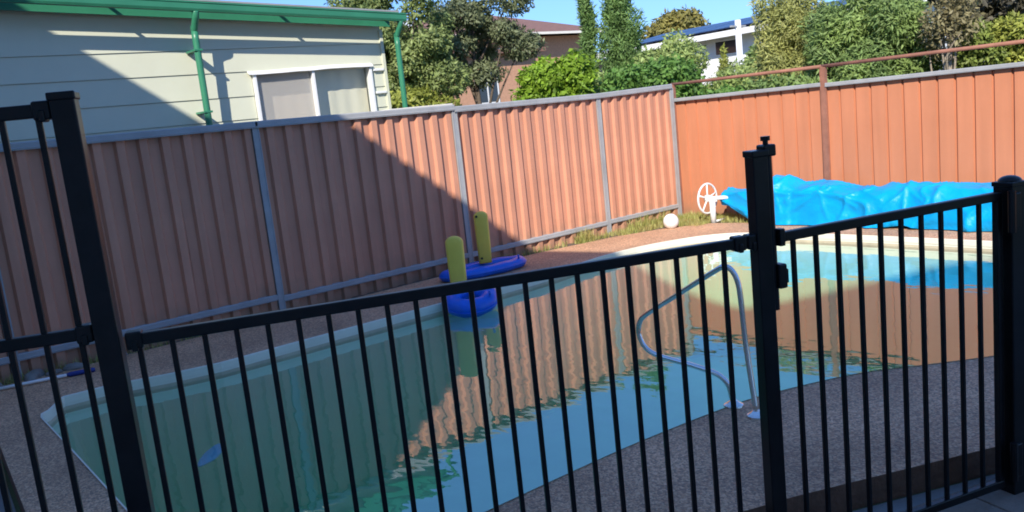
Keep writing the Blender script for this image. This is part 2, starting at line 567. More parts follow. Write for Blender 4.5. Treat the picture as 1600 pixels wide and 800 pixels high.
# ---------------------------------------------------------------- corrugated steel fences
def sheet_mesh(name, width, nper, h, prof, seed):
    """one roll-formed sheet: prof = list of (fraction of a period, depth)"""
    xs, ds = [], []
    per = width / nper
    for k in range(nper):
        for f, d in prof:
            xs.append(per * (k + f)); ds.append(d)
    xs.append(width + 0.012); ds.append(prof[0][1])
    r_ = random.Random(seed)
    zs = [0, h * 0.35, h * 0.7, h]
    verts, faces = [], []
    wob = [r_.uniform(-.004, .004) for _ in zs]
    for zi, z in enumerate(zs):
        for x, d in zip(xs, ds):
            verts.append((x, d + wob[zi] * math.sin(x * 5 + zi), z))
    nx = len(xs)
    for zi in range(len(zs) - 1):
        for i in range(nx - 1):
            a = zi * nx + i
            faces.append((a, a + 1, a + nx + 1, a + nx))
    me = bpy.data.meshes.new(name)
    me.from_pydata(verts, [], faces)
    return me

def fence_post(parent, x, y, z0, z1, m, w=0.052, d=0.062):
    bm = bmesh.new()
    bbox(bm, x - w / 2, x + w / 2, y - d / 2, y + d / 2, z0, z1, 0.005)
    # folded channel lips
    bbox(bm, x - w / 2 - 0.006, x - w / 2 + 0.004, y - d / 2 - 0.004, y - d / 2 + 0.018, z0, z1 - 0.01)
    bbox(bm, x + w / 2 - 0.004, x + w / 2 + 0.006, y - d / 2 - 0.004, y - d / 2 + 0.018, z0, z1 - 0.01)
    return from_bm('post', bm, m, parent)

def rail_x(name, parent, x0, x1, y, za, zb, h, d, m):
    """C-channel rail from x0 to x1 with a rolled lip; za, zb = bottom heights at its ends"""
    prof = [(-d / 2, 0), (-d / 2 - 0.004, h * .25), (-d / 2, h * .3), (-d / 2, h * .85), (-d / 2 + .006, h), (d / 2 - .006, h), (d / 2, h * .85), (d / 2, 0)]
    bm = bmesh.new()
    a = [bm.verts.new((x0, y + p[0], za + p[1])) for p in prof]
    b = [bm.verts.new((x1, y + p[0], zb + p[1])) for p in prof]
    k = len(prof)
    for i in range(k):
        bm.faces.new((a[i], a[(i + 1) % k], b[(i + 1) % k], b[i]))
    bm.faces.new(a[::-1]); bm.faces.new(b)
    return from_bm(name, bm, m, parent)

FY = 7.483
PROF_L = [(0.0, 0.0), (0.42, 0.0), (0.52, -0.034), (0.86, -0.034), (0.97, 0.0)]
lf = thing('boundary_fence', 'long brown corrugated steel fence with grey rails, half of it shaded, left of pool', 'fence', (0, 0, 0))
posts = [-3.36, -1.15, 1.055, 3.27, 5.50, 7.695, 9.085]
tops = [(1.79, 1.79), (1.79, 1.79), (1.785, 1.775), (1.775, 1.755), (1.735, 1.725), (1.725, 1.755)]
bots = [0.14, 0.14, 0.14, 0.115, 0.112, 0.118]
for i in range(6):
    a, b = posts[i], posts[i + 1]
    nsh = 3 if i < 5 else 2
    wdt = (b - a - 0.03) / nsh
    for k in range(nsh):
        me = sheet_mesh('sheet', wdt, 4, 1.76, PROF_L, i * 7 + k)
        o = link('sheet', me, MT['sheet'], lf)
        o.location = (a + 0.015 + wdt * k, FY + 0.014 + 0.0015 * (k % 2), -0.03)
    rail_x('top_rail', lf, a - (0.02 if i == 2 else 0.0), b + (0.02 if i == 2 else -0.0), FY, tops[i][0] - 0.058, tops[i][1] - 0.058, 0.062, 0.094, MT['rail_grey'])
    rail_x('bottom_rail', lf, a + 0.027, b - 0.027, FY, bots[i] - 0.01, bots[i] - 0.01, 0.055, 0.066, MT['rail_grey'])
for i, x in enumerate(posts):
    fence_post(lf, x, FY, -0.1, tops[min(i, 5)][0] - 0.012, MT['rail_grey'])

FX = 9.24
PROF_R = [(0.0, 0.0), (0.82, 0.0), (0.86, 0.022), (0.94, 0.022), (0.98, 0.0)]
rf = thing('boundary_fence', 'sunlit salmon steel fence with rusty pipe rail above it, behind the blue cover', 'fence', (FX, 0, 0), R(-90))
# local frame: local x = -world y, local y = world x
rposts = [-7.545, -5.345, -3.145, -0.945, 1.255]
for i in range(4):
    a, b = rposts[i], rposts[i + 1]
    wdt = (b - a - 0.03) / 3
    for k in range(3):
        me = sheet_mesh('sheet', wdt, 4, 1.56, PROF_R, 60 + i * 7 + k)
        o = link('sheet', me, MT['sheet_r'], rf)
        o.location = (a + 0.015 + wdt * k, 0.0 + 0.0015 * (k % 2), -0.03)
    rail_x('top_rail', rf, a + (0.03 if i else 0.04), b - 0.03, -0.008, 1.52, 1.53, 0.045, 0.086, MT['rail_grey'])
for i, x in enumerate(rposts):
    fence_post(rf, x, -0.012, -0.1, 1.745 if i else 1.75, MT['rust'], 0.06, 0.05)
for i in range(4):
    tube('pipe_rail', [(rposts[i] - 0.02, -0.012, 1.752 + i * .004), (rposts[i + 1] + 0.0, -0.012, 1.755 + i * .01)], 0.021, MT['rust'], rf)

# ---------------------------------------------------------------- black pool fence and gate
A0 = Vector((0.633, 2.488, 0)); A1 = Vector((2.396, 1.697, 0))
B0 = Vector((2.512, 1.637, 0)); B1 = Vector((3.479, 1.329, 0))
GZ = -0.105
def frame_of(a, b):
    d = (b - a); L = d.length
    return math.atan2(d.y, d.x), L
def sq_post(parent, x, w, z0, z1, cap='flat', y=0.0):
    bm = bmesh.new()
    bbox(bm, x - w / 2, x + w / 2, y - w / 2, y + w / 2, z0, z1, 0.004)
    po = from_bm('post', bm, MT['black'], parent)
    bm = bmesh.new()
    if cap == 'flat':
        bbox(bm, x - w / 2 - .004, x + w / 2 + .004, y - w / 2 - .004, y + w / 2 + .004, z1 - .012, z1 + .010, 0.004)
    elif cap == 'dome':
        bbox(bm, x - w / 2 - .004, x + w / 2 + .004, y - w / 2 - .004, y + w / 2 + .004, z1 - .014, z1 + .004, 0.003)
        r = bmesh.ops.create_uvsphere(bm, u_segments=20, v_segments=12, radius=w * .52)
        for v in r['verts']:
            v.co.z = max(v.co.z, 0) * 0.55
            v.co += Vector((x, y, z1 + .003))
    from_bm('post_cap', bm, MT['black'], po)
    # base plate
    bm = bmesh.new()
    bbox(bm, x - w, x + w, y - w, y + w, z0, z0 + .01, .002)
    from_bm('base_plate', bm, MT['black'], po)
    return po
def rail(parent, name, x0, x1, zc, h=0.034, d=0.028, y=0.0):
    bm = bmesh.new()
    bbox(bm, x0, x1, y - d / 2, y + d / 2, zc - h / 2, zc + h / 2, 0.004)
    return from_bm(name, bm, MT['black'], parent)
def bracket(parent, x, zc, y=0.0):
    bm = bmesh.new()
    bbox(bm, x - .022, x + .022, y - .021, y + .021, zc - .025, zc + .025, .006)
    bbox(bm, x - .008, x + .008, y - .026, y + .026, zc - .03, zc + .0, .004)
    return from_bm('bracket', bm, MT['black'], parent)
def pickets(parent, xs, z0, z1, r=0.0078):
    me = None
    for x in xs:
        if me is None:
            bm = bmesh.new()
            bbox(bm, -r, r, -r, r, z0, z1, 0.003)
            o = from_bm('picket', bm, MT['black'], parent)
            me = o.data
        else:
            o = link('picket', me, None, parent)
        o.location = (x, 0, 0)

TZ = 1.126 - 0.017
ra, La = frame_of(A0, A1)
pf = thing('pool_fence', 'black tubular pool fence panel between tall left post and latch post', 'fence', (A0.x, A0.y, 0), ra)
rail(pf, 'top_rail', 0.0, La + .04, TZ)
rail(pf, 'bottom_rail', 0.0, La + .04, GZ + 0.06)
pickets(pf, [0.024 + 0.0868 * k for k in range(22)], GZ + 0.06, TZ)
bracket(pf, 0.015, TZ); bracket(pf, La - 0.03, TZ)
bracket(pf, 0.015, GZ + .06); bracket(pf, La - 0.03, GZ + .06)
# latch post with its long magnetic latch
LP = La + 0.056
sq_post(pf, LP, 0.056, GZ, 1.40, 'flat')
bm = bmesh.new()
tube_bm(bm, [(LP + .040, .002, 0.86), (LP + .040, .002, 1.385)], 0.018, 12)
bbox(bm, LP + .018, LP + .064, -.024, .028, 1.385, 1.425, .006)
tube_bm(bm, [(LP + .040, .002, 1.42), (LP + .040, .002, 1.437)], 0.009, 12)
tube_bm(bm, [(LP + .040, .002, 1.437), (LP + .040, .002, 1.452)], 0.016, 12)
from_bm('latch', bm, MT['black'], pf)
bracket(pf, LP - .036, TZ)

tp = thing('pool_fence', 'tall black tubular fence panel with mid rail at the left edge', 'fence', (A0.x, A0.y, 0), ra)
XP = -0.05
sq_post(tp, XP, 0.062, GZ, 1.785, 'flat')
rail(tp, 'top_rail', -1.25, XP - .02, 1.752, 0.036)
rail(tp, 'mid_rail', -1.25, XP - .02, 1.148, 0.034)
rail(tp, 'bottom_rail', -1.25, XP - .02, GZ + .06)
pickets(tp, [-0.118 - 0.0868 * k for k in range(13)], GZ + .06, 1.752)
bracket(tp, XP - .055, 1.752); bracket(tp, XP - .055, 1.148)
bracket(tp, XP - .055, GZ + .06)
sq_post(tp, -1.28, 0.06, GZ, 1.785, 'flat')

rb, Lb = frame_of(B0, B1)
gt = thing('pool_gate', 'black tubular pool gate between latch post and domed hinge post', 'gate', (B0.x, B0.y, 0), rb)
rail(gt, 'top_rail', -0.01, Lb + .02, TZ)
rail(gt, 'bottom_rail', -0.01, Lb + .02, GZ + 0.045)
bm = bmesh.new(); bbox(bm, Lb - .006, Lb + .02, -.013, .013, GZ + .045, TZ + .017, .003); from_bm('stile', bm, MT['black'], gt)
pickets(gt, [0.048 + 0.0975 * k for k in range(10)], GZ + .045, TZ)
bm = bmesh.new()
bbox(bm, -0.032, 0.002, -.022, .022, 0.935, 1.02, .006)
bbox(bm, -0.022, 0.012, -.016, .016, 0.95, 1.0, .004)
from_bm('latch_catch', bm, MT['black'], gt)
bm = bmesh.new(); bbox(bm, -0.016, 0.006, -.016, .016, TZ - .03, TZ + .03, .004); from_bm('bracket', bm, MT['black'], gt)

rp = thing('pool_fence', 'black pool fence continuing right from the domed hinge post', 'fence', (B1.x, B1.y, 0), rb)
HX = 0.078
sq_post(rp, HX, 0.082, GZ - .01, 1.155, 'dome')
rail(rp, 'top_rail', HX + .03, HX + 1.5, TZ + .0)
rail(rp, 'bottom_rail', HX + .03, HX + 1.5, GZ + .045)
pickets(rp, [HX + .10 + .0975 * k for k in range(14)], GZ + .045, TZ)
bracket(rp, HX + .06, TZ); bracket(rp, HX + .06, GZ + .06)
for zc in (0.045, 1.05):
    bm = bmesh.new()
    bbox(bm, HX - .062, HX - .005, -.052, -.036, zc - .07, zc + .07, .005)
    tube_bm(bm, [(HX - .052, -.048, zc - .08), (HX - .052, -.048, zc + .08)], .014, 10)
    from_bm('hinge', bm, MT['black'], rp)

# ---------------------------------------------------------------- stainless grab rail
gr = thing('grab_rail', 'bent stainless steel grab rail standing on the deck at the pool edge', 'handrail', (3.45, 2.44, 0))
gpts = [(0.00, 0.00, 0.0), (0.045, 0.07, 0.32), (0.065, 0.10, 0.57), (0.07, 0.115, 0.66), (0.072, 0.145, 0.715), (0.074, 0.19, 0.735), (0.074, 0.25, 0.71),
        (0.074, 0.50, 0.565), (0.074, 0.74, 0.425), (0.074, 0.80, 0.37), (0.074, 0.815, 0.30), (0.074, 0.775, 0.225), (0.074, 0.68, 0.19), (0.07, 0.45, 0.173),
        (0.066, 0.29, 0.155), (0.062, 0.215, 0.115), (0.060, 0.19, 0.05), (0.058, 0.18, 0.0)]
tube('rail_tube', smooth_path(gpts, 6), 0.0145, MT['chrome'], gr, 14)
for fx, fy in ((0.0, 0.0), (0.058, 0.18)):
    bm = bmesh.new()
    tube_bm(bm, [(fx, fy, 0.001), (fx, fy, 0.008), (fx, fy, 0.016), (fx, fy, 0.03)], [0.052, 0.05, 0.036, 0.019], 24)
    from_bm('flange', bm, MT['chrome'], gr)

# ---------------------------------------------------------------- neighbour's house (left)
HY = 9.483
def gut(x): return 2.985 - 0.0555 * (x - 3.87)      # gutter bottom line, falls to the right
hs = thing('house', 'pale green clad house with green gutter and white framed window, behind brown fence', 'house', (0, 0, 0))
XL, XR = -3.0, 5.985
WX0, WX1, WZ0, WZ1 = 4.235, 5.755, 1.32, 2.345
zs = [-0.1, 0.06, 0.317, 0.573, 0.83, 1.085, 1.34, 1.597, 1.852, 2.108, 2.381, 2.637]
def wtop(x): return gut(x) + 0.02
def board(x0, x1, z0, z1):
    t0, t1 = (min(z1, wtop(x0)), min(z1, wtop(x1))) if z1 is not None else (wtop(x0), wtop(x1))
    bm = bmesh.new()
    vb = [(x0, HY - .014, z0), (x1, HY - .014, z0), (x1, HY - .003, t1), (x0, HY - .003, t0)]
    vk = [(x0, HY + .004, z0), (x1, HY + .004, z0), (x1, HY + .010, t1), (x0, HY + .010, t0)]
    a = [bm.verts.new(v) for v in vb]; b = [bm.verts.new(v) for v in vk]
    bm.faces.new(a); bm.faces.new(b[::-1])
    for i in range(4):
        bm.faces.new((a[i], b[i], b[(i + 1) % 4], a[(i + 1) % 4]))
    return from_bm('board', bm, MT['board'], hs)
for i, z in enumerate(zs):
    z1 = zs[i + 1] - 0.004 if i + 1 < len(zs) else None
    if z1 is not None and z1 > WZ0 and z < WZ1:
        board(XL, WX0 - .03, z, z1)
        board(WX1 + .03, XR, z, z1)
    else:
        board(XL, XR, z, z1)
# carcass behind the boards
bm = bmesh.new()
bbox(bm, XL, WX0 - .02, HY + .012, HY + .10, -.1, 2.72)
bbox(bm, WX1 + .02, XR - .004, HY + .012, HY + .10, -.1, 2.72)
bbox(bm, WX0 - .02, WX1 + .02, HY + .012, HY + .10, WZ1 + .01, 2.72)
bbox(bm, WX0 - .02, WX1 + .02, HY + .012, HY + .10, -.1, WZ0 - .01)
bbox(bm, XR - .10, XR - .006, HY + .105, HY + 6.0, -.1, 2.72)
bbox(bm, XL, XL + .1, HY + .105, HY + 6.0, -.1, 2.9)
bbox(bm, XL + .1, XR - .1, HY + 5.9, HY + 6.0, -.1, 2.72)
from_bm('wall', bm, MT['board'], hs)
box('corner_board', XR - .03, XR + .015, HY - .034, HY + .06, -.1, 2.80, MT['board'], hs, .003)
for z in (2.02, 2.30):
    box('cleat', 5.80, XR - .034, HY - .045, HY - .0225, z, z + .03, MT['white'], hs, .003)
# window
wn = box('window', WX0 - .022, WX0 + .016, HY - .045, HY + .06, WZ0, WZ1, MT['white'], hs, .004)
for x0, x1 in ((4.950, 4.985), (WX1 - .016, WX1 + .022)):
    box('frame', x0, x1, HY - .043, HY + .058, WZ0 + .002, WZ1 - .002, MT['white'], wn, .004)
box('sill', WX0 - .05, WX1 + .05, HY - .07, HY + .05, WZ0 - .035, WZ0 - .001, MT['white'], wn, .004)
# sagging flashing over the window head
bm = bmesh.new()
npt = 24
ra_, rb_ = [], []
for i in range(npt + 1):
    x = WX0 - .075 + (WX1 - WX0 + .11) * i / npt
    zz = WZ1 + .012 + 0.012 * noise.noise(Vector((x * 3.1, 1.3, 0))) + .015 * (i / npt)
    ra_.append([bm.verts.new((x, HY - .068, zz - .016)), bm.verts.new((x, HY - .067, zz - .004)), bm.verts.new((x, HY - .01, zz + .032)), bm.verts.new((x, HY - .012, zz + .012))])
for a, b in zip(ra_, ra_[1:]):
    for k in range(4):
        bm.faces.new((a[k], a[(k + 1) % 4], b[(k + 1) % 4], b[k]))
bm.faces.new(ra_[0]); bm.faces.new(ra_[-1][::-1])
from_bm('window_hood', bm, MT['white'], wn)
box('pane', WX0 + .016, 4.950, HY + .008, HY + .012, WZ0, WZ1, MT['screen'], wn)
box('pane', 4.985, WX1 - .016, HY + .028, HY + .032, WZ0, WZ1, MT['glass'], wn)
# blind, gently pleated
bm = bmesh.new()
rows = []
for i in range(61):
    x = WX0 - .02 + (WX1 - WX0 + .04) * i / 60
    y = HY + .145 + .003 * math.sin(i * 0.9)
    rows.append((bm.verts.new((x, y, WZ0 - .05)), bm.verts.new((x, y, WZ1 + .05))))
for a, b in zip(rows, rows[1:]):
    bm.faces.new((a[0], b[0], b[1], a[1]))
from_bm('blind', bm, MT['curtain'], hs)
# roof, fascia, gutter
def rake(name, x0, x1, y0, y1, zb, zt, m, parent):
    bm = bmesh.new()
    v = [bm.verts.new((x, y, gut(x) + z)) for x in (x0, x1) for y in (y0, y1) for z in (zb, zt)]
    for f in ((0, 1, 3, 2), (4, 6, 7, 5), (0, 4, 5, 1), (2, 3, 7, 6), (1, 5, 7, 3), (0, 2, 6, 4)):
        bm.faces.new([v[i] for i in f])
    return from_bm(name, bm, m, parent)
rfh = rake('roof', XL - .3, 6.20, HY - .17, HY + 6.3, 0.135, 0.155, MT['roofgrey'], hs)
rake('fascia', XL - .3, 6.05, HY - .15, HY - .125, -0.045, 0.125, MT['green'], hs)
rake('soffit', XL - .3, 6.03, HY - .123, HY - .004, 0.03, 0.04, MT['soffit'], hs)
def gutter_profile(x0, x1):
    prof = [(-.305, .085), (-.305, .0), (-.318, -.008), (-.362, -.004), (-.372, .02), (-.372, .072), (-.380, .082), (-.376, .093), (-.366, .09), (-.364, .07), (-.364, .025), (-.352, .006), (-.32, .002), (-.312, .01), (-.312, .085)]
    bm = bmesh.new()
    a = [bm.verts.new((x0, HY + p[0], gut(x0) + p[1])) for p in prof]
    b = [bm.verts.new((x1, HY + p[0], gut(x1) + p[1])) for p in prof]
    k = len(prof)
    for i in range(k):
        bm.faces.new((a[i], a[(i + 1) % k], b[(i + 1) % k], b[i]))
    bm.faces.new(a[::-1]); bm.faces.new(b)
    return from_bm('gutter', bm, MT['green'], hs)
gutter_profile(XL - .3, 6.16)
for x in (2.72, 4.55, 5.95):
    rake('gutter_bracket', x, x + .03, HY - .306, HY - .151, 0.045, 0.07, MT['green'], hs)
# downpipe in the middle with its offset bends
dp = smooth_path([(3.555, HY - .335, gut(3.56) + .0), (3.555, HY - .325, 2.95), (3.552, HY - .28, 2.88), (3.55, HY - .245, 2.81), (3.55, HY - .24, 2.72), (3.548, HY - .24, 1.2), (3.548, HY - .24, 0.0)], 4)
tube('downpipe', dp, 0.036, MT['green'], hs, 12)
dp2 = smooth_path([(6.09, HY - .335, gut(6.10)), (6.09, HY - .325, 2.82), (6.08, HY - .28, 2.75), (6.07, HY - .245, 2.68), (6.07, HY - .24, 2.58), (6.07, HY - .24, 1.2), (6.07, HY - .24, 0.0)], 4)
tube('downpipe', dp2, 0.034, MT['green'], hs, 12)
for zb in (2.60, 1.95):
    box('pipe_clip', 3.505, 3.595, HY - .28, HY - .016, zb, zb + .022, MT['green'], hs, .003)

gw = box('garden_wall', 5.2, 6.08, 8.25, 8.42, -.12, 1.79, MT['cream'], None, .004)
tag(gw, 'low cream wall just behind the brown fence under the olive green tree', 'wall')

# ---------------------------------------------------------------- the tall house on the left that shades the yard
h2 = thing('house', 'two storey cream house standing left of the pool yard, its roof shading it', 'house', (0, 0, 0))
EZ = 6.2
def ex(y): return (4.788 - 0.788 * EZ) / 0.6 - 0.226 * y
EV = [(7.0, ex(7.0)), (-.5, ex(-.5)), (-1.14, .36), (-2.1, .88), (-9.0, 3.2)]      # eave line: straight, then a return added to shade more of the pool wall
bm = bmesh.new()
lo = [bm.verts.new((x - .6, y - (.5 if y > 5 else -.3 if y < -8 else 0), -.12)) for y, x in EV] + [bm.verts.new((-9, -8.7, -.12)), bm.verts.new((-9, 6.5, -.12))]
hi = [bm.verts.new((v.co.x, v.co.y, EZ)) for v in lo]
for k in range(len(lo)):
    k2 = (k + 1) % len(lo)
    bm.faces.new((lo[k], lo[k2], hi[k2], hi[k]))
from_bm('wall', bm, MT['cream'], h2)
bm = bmesh.new()
ev = [(x, y) for y, x in EV] + [(-9.6, -9.0), (-9.6, 7.0)]
lo = [bm.verts.new((x, y, EZ)) for x, y in ev]
hi = [bm.verts.new((x, y, EZ + .12)) for x, y in ev]
ra1, ra2 = bm.verts.new((-5.5, 3.5, 7.9)), bm.verts.new((-4.5, -5.5, 7.9))
for k in range(len(lo)):
    k2 = (k + 1) % len(lo)
    bm.faces.new((lo[k], lo[k2], hi[k2], hi[k]))
bm.faces.new(lo)
bm.faces.new((hi[0], hi[1], ra1)); bm.faces.new((hi[1], hi[2], ra2, ra1)); bm.faces.new((hi[2], hi[3], ra2)); bm.faces.new((hi[3], hi[4], ra2))
bm.faces.new((hi[4], hi[5], ra2)); bm.faces.new((hi[5], hi[6], ra1, ra2)); bm.faces.new((hi[6], hi[0], ra1))
from_bm('roof', bm, MT['tile'], h2)
def wallx(y): return ex(y) - .6 - 0.226 * 0
for (ya, yb, za, zb_) in ((3.2, 5.0, .9, 2.2), (.6, 2.0, 3.9, 5.2), (3.4, 5.0, 3.9, 5.2)):
    bm = bmesh.new()
    xa_, xb_ = wallx(ya), wallx(yb)
    q = [bm.verts.new((x + o_, y, z)) for o_ in (.04, -.04) for (x, y, z) in ((xa_, ya, za), (xb_, yb, za), (xb_, yb, zb_), (xa_, ya, zb_))]
    bm.faces.new(q[:4]); bm.faces.new(q[4:][::-1])
    for i in range(4):
        bm.faces.new((q[i], q[4 + i], q[4 + (i + 1) % 4], q[(i + 1) % 4]))
    from_bm('window', bm, MT['win'], h2)

# ---------------------------------------------------------------- foliage
def leaf_mesh(name, clumps, nleaf, size, seed, aspect=0.45, droop=0.0, shell=0.55, upright=0.0):
    """leaf blades (folded quads) spread through ellipsoid clumps: clumps = [(centre, radii)]"""
    rg = np.random.default_rng(seed)
    vol = np.array([(r[0] * r[1] * r[2]) ** 0.75 for c, r in clumps])
    cnt = np.maximum(1, (vol / vol.sum() * nleaf).astype(int))
    P, O = [], []
    for (c, r), k in zip(clumps, cnt):
        d = rg.normal(size=(k, 3)); d /= np.linalg.norm(d, axis=1)[:, None]
        rad = rg.random(k) ** (1.0 / 3.0)
        rad = np.where(rg.random(k) < shell, 0.80 + 0.28 * rg.random(k), rad)
        rad *= 1 + 0.18 * np.sin(d[:, 0] * 7 + seed) * np.cos(d[:, 2] * 6 + c[0])
        P.append(np.array(c) + d * rad[:, None] * np.array(r)); O.append(d)
    P = np.concatenate(P); O = np.concatenate(O)
    k = len(P)
    # blades turn their faces outwards and up to the light, with plenty of scatter
    nf = O * 0.9 + rg.normal(size=(k, 3)) * 0.55
    nf[:, 2] += 0.35
    nf /= np.linalg.norm(nf, axis=1)[:, None]
    ax = rg.normal(size=(k, 3)) * 0.9 + O * 0.35
    ax[:, 2] += upright - droop
    ax -= nf * (ax * nf).sum(1)[:, None] * 0.85
    ax /= np.linalg.norm(ax, axis=1)[:, None]
    si = np.cross(ax, nf); si /= np.linalg.norm(si, axis=1)[:, None]
    L = size * (0.55 + 0.9 * rg.random(k))[:, None]
    nrm = np.cross(ax, si)
    Wd = L * aspect
    a = P; b = P + ax * L * .45 + si * Wd * .5 + nrm * L * .06
    c_ = P + ax * L - nrm * L * .05; d_ = P + ax * L * .45 - si * Wd * .5 + nrm * L * .06
    V = np.stack([a, b, c_, d_], 1).reshape(-1, 3).astype(np.float32)
    me = bpy.data.meshes.new(name)
    me.vertices.add(len(V)); me.vertices.foreach_set('co', V.ravel())
    idx = np.arange(k) * 4
    F = np.stack([idx, idx + 1, idx + 2, idx, idx + 2, idx + 3], 1).astype(np.int32).ravel()
    me.loops.add(len(F)); me.loops.foreach_set('vertex_index', F)
    me.polygons.add(2 * k)
    me.polygons.foreach_set('loop_start', np.arange(0, 6 * k, 3, dtype=np.int32))
    me.polygons.foreach_set('loop_total', np.full(2 * k, 3, dtype=np.int32))
    me.update(); me.validate()
    return me

def sub_clumps(c, r, k, seed, smin=0.28, smax=0.45, low=-0.8):
    rg = random.Random(seed)
    out = []
    for i in range(k):
        while True:
            d = Vector((rg.uniform(-1, 1), rg.uniform(-1, 1), rg.uniform(low, 1)))
            if d.length < 1: break
        d *= 0.80
        s_ = rg.uniform(smin, smax)
        out.append(((c[0] + d.x * r[0], c[1] + d.y * r[1], c[2] + d.z * r[2]), (r[0] * s_, r[1] * s_, r[2] * s_ * rg.uniform(.7, 1.0))))
    return out

def plant(name, label, cat, base, clumps, nleaf, size, m, seed, trunk_r=0.06, bark='bark', group=None, trunk_top=None, limbs=6, **kw):
    t = thing(name, label, cat, (base[0], base[1], base[2] if len(base) > 2 else -0.12), 0, group)
    bx, by, bz = base[0], base[1], (base[2] if len(base) > 2 else -0.12)
    cl = [((c[0] - bx, c[1] - by, c[2] - bz), r) for c, r in clumps]
    rg = random.Random(seed)
    cz = sum(c[2] for c, r in cl) / len(cl)
    top_ = Vector((sum(c[0] for c, r in cl) / len(cl), sum(c[1] for c, r in cl) / len(cl), trunk_top - bz if trunk_top else cz))
    bm = bmesh.new()
    mid = top_ * .5 + Vector((rg.uniform(-.12, .12), rg.uniform(-.12, .12), 0))
    trk = smooth_path([(0, 0, 0), mid, top_], 4)
    tube_bm(bm, trk, [trunk_r * (1 - .6 * i / (len(trk) - 1)) for i in range(len(trk))], 8)
    from_bm('trunk', bm, MT[bark], t, True)
    if limbs:
        order = sorted(cl, key=lambda q: -(q[1][0] * q[1][2]))[:limbs]
        for c, r in order:
            s0 = trk[int(len(trk) * rg.uniform(.35, .85))]
            e = Vector(c)
            md = (s0 + e) * .5 + Vector((rg.uniform(-.1, .1), rg.uniform(-.1, .1), rg.uniform(0, .12)))
            pth = smooth_path([s0, md, e], 4)
            bm = bmesh.new()
            tube_bm(bm, pth, [trunk_r * .5 * (1 - .75 * i / (len(pth) - 1)) for i in range(len(pth))], 6)
            from_bm('limb', bm, MT[bark], t, True)
    me = leaf_mesh('crown', cl, nleaf, size, seed, **kw)
    cr = link('crown', me, m, t)
    cr['kind'] = 'stuff'
    return t

LF = {
 'gum': leafmat('leaf_olive_green', (0.335, 0.394, 0.132), (0.161, 0.219, 0.075)),
 'gumd': leafmat('leaf_dark_grey_green', (0.260, 0.293, 0.143), (0.130, 0.156, 0.085)),
 'lime': leafmat('leaf_lime', (0.31, 0.47, 0.045), (0.15, 0.26, 0.03), vs_=3.5, isl=.4, tr=.4),
 'lime2': leafmat('leaf_soft_lime', (0.30, 0.36, 0.08), (0.16, 0.22, 0.05), vs_=3.5, isl=.4),
 'con': leafmat('needle_green', (0.232, 0.367, 0.109), (0.136, 0.232, 0.076), vs_=2.5),
 'pale': leafmat('leaf_pale_green', (0.424, 0.504, 0.172), (0.242, 0.333, 0.101)),
 'hedge': leafmat('leaf_hedge', (0.181, 0.326, 0.067), (0.097, 0.206, 0.048)),
 'olive': leafmat('leaf_golden_olive', (0.36, 0.31, 0.085), (0.20, 0.19, 0.06)),
 'bigl': leafmat('leaf_yellow_olive', (0.509, 0.509, 0.175), (0.290, 0.316, 0.102)),
 'bigr': leafmat('leaf_mid_green', (0.333, 0.449, 0.131), (0.160, 0.247, 0.086)),
 'dry': leafmat('leaf_dry_brown', (0.36, 0.32, 0.16), (0.22, 0.19, 0.10)),
 'yel': leafmat('leaf_yellow_green', (0.443, 0.464, 0.091), (0.242, 0.282, 0.060)),
 'dk': leafmat('leaf_dark_brown_green', (0.162, 0.147, 0.096), (0.090, 0.083, 0.058)),
 'grass': leafmat('grass_blade', (0.343, 0.403, 0.101), (0.484, 0.403, 0.172), vs_=4),
}

# left tree pair behind the green house
plant('gum_tree', 'bushy olive green tree behind the right end of the green gutter', 'tree', (9.1, 13.6),
      sub_clumps((8.85, 13.55, 3.05), (1.35, 1.1, 1.4), 46, 3, .13, .27) + [((8.4, 13.95, 3.9), (.55, .5, .45)), ((9.3, 12.9, 2.35), (.55, .5, .35)), ((8.75, 13.55, 2.1), (.7, .5, .4))],
      36000, 0.08, LF['gum'], 11, 0.08, trunk_top=3.2, limbs=9)
plant('gum_tree', 'open dark grey green tree with thin trunk in front of the brick house', 'tree', (11.25, 14.0),
      sub_clumps((11.1, 14.1, 3.5), (1.1, 0.9, 1.0), 30, 8, .14, .30) + [((11.9, 13.55, 2.95), (.42, .4, .3)), ((11.2, 14.05, 2.45), (.45, .4, .25)), ((10.6, 14.4, 2.5), (.45, .4, .45)), ((11.75, 13.5, 3.95), (.45, .4, .4))],
      22000, 0.08, LF['gumd'], 21, 0.075, trunk_top=3.4, limbs=9)
plant('low_shrub', 'low yellow green shrub behind fence near the corner downpipe', 'shrub', (8.7, 12.9),
      sub_clumps((8.75, 12.95, 1.75), (.9, .5, .5), 9, 14, .4, .6), 7000, 0.10, LF['yel'], 15, 0.03, limbs=3)
plant('lime_bush', 'bright lime green bush rising behind the brown fence', 'bush', (10.0, 10.6),
      sub_clumps((9.98, 10.6, 1.9), (.66, .5, .58), 22, 31, .2, .36) + [((9.75, 10.8, 1.6), (.5, .5, .45)), ((10.2, 10.4, 2.1), (.35, .35, .35))], 15000, 0.085, LF['lime'], 32, 0.05, aspect=.6, limbs=5)
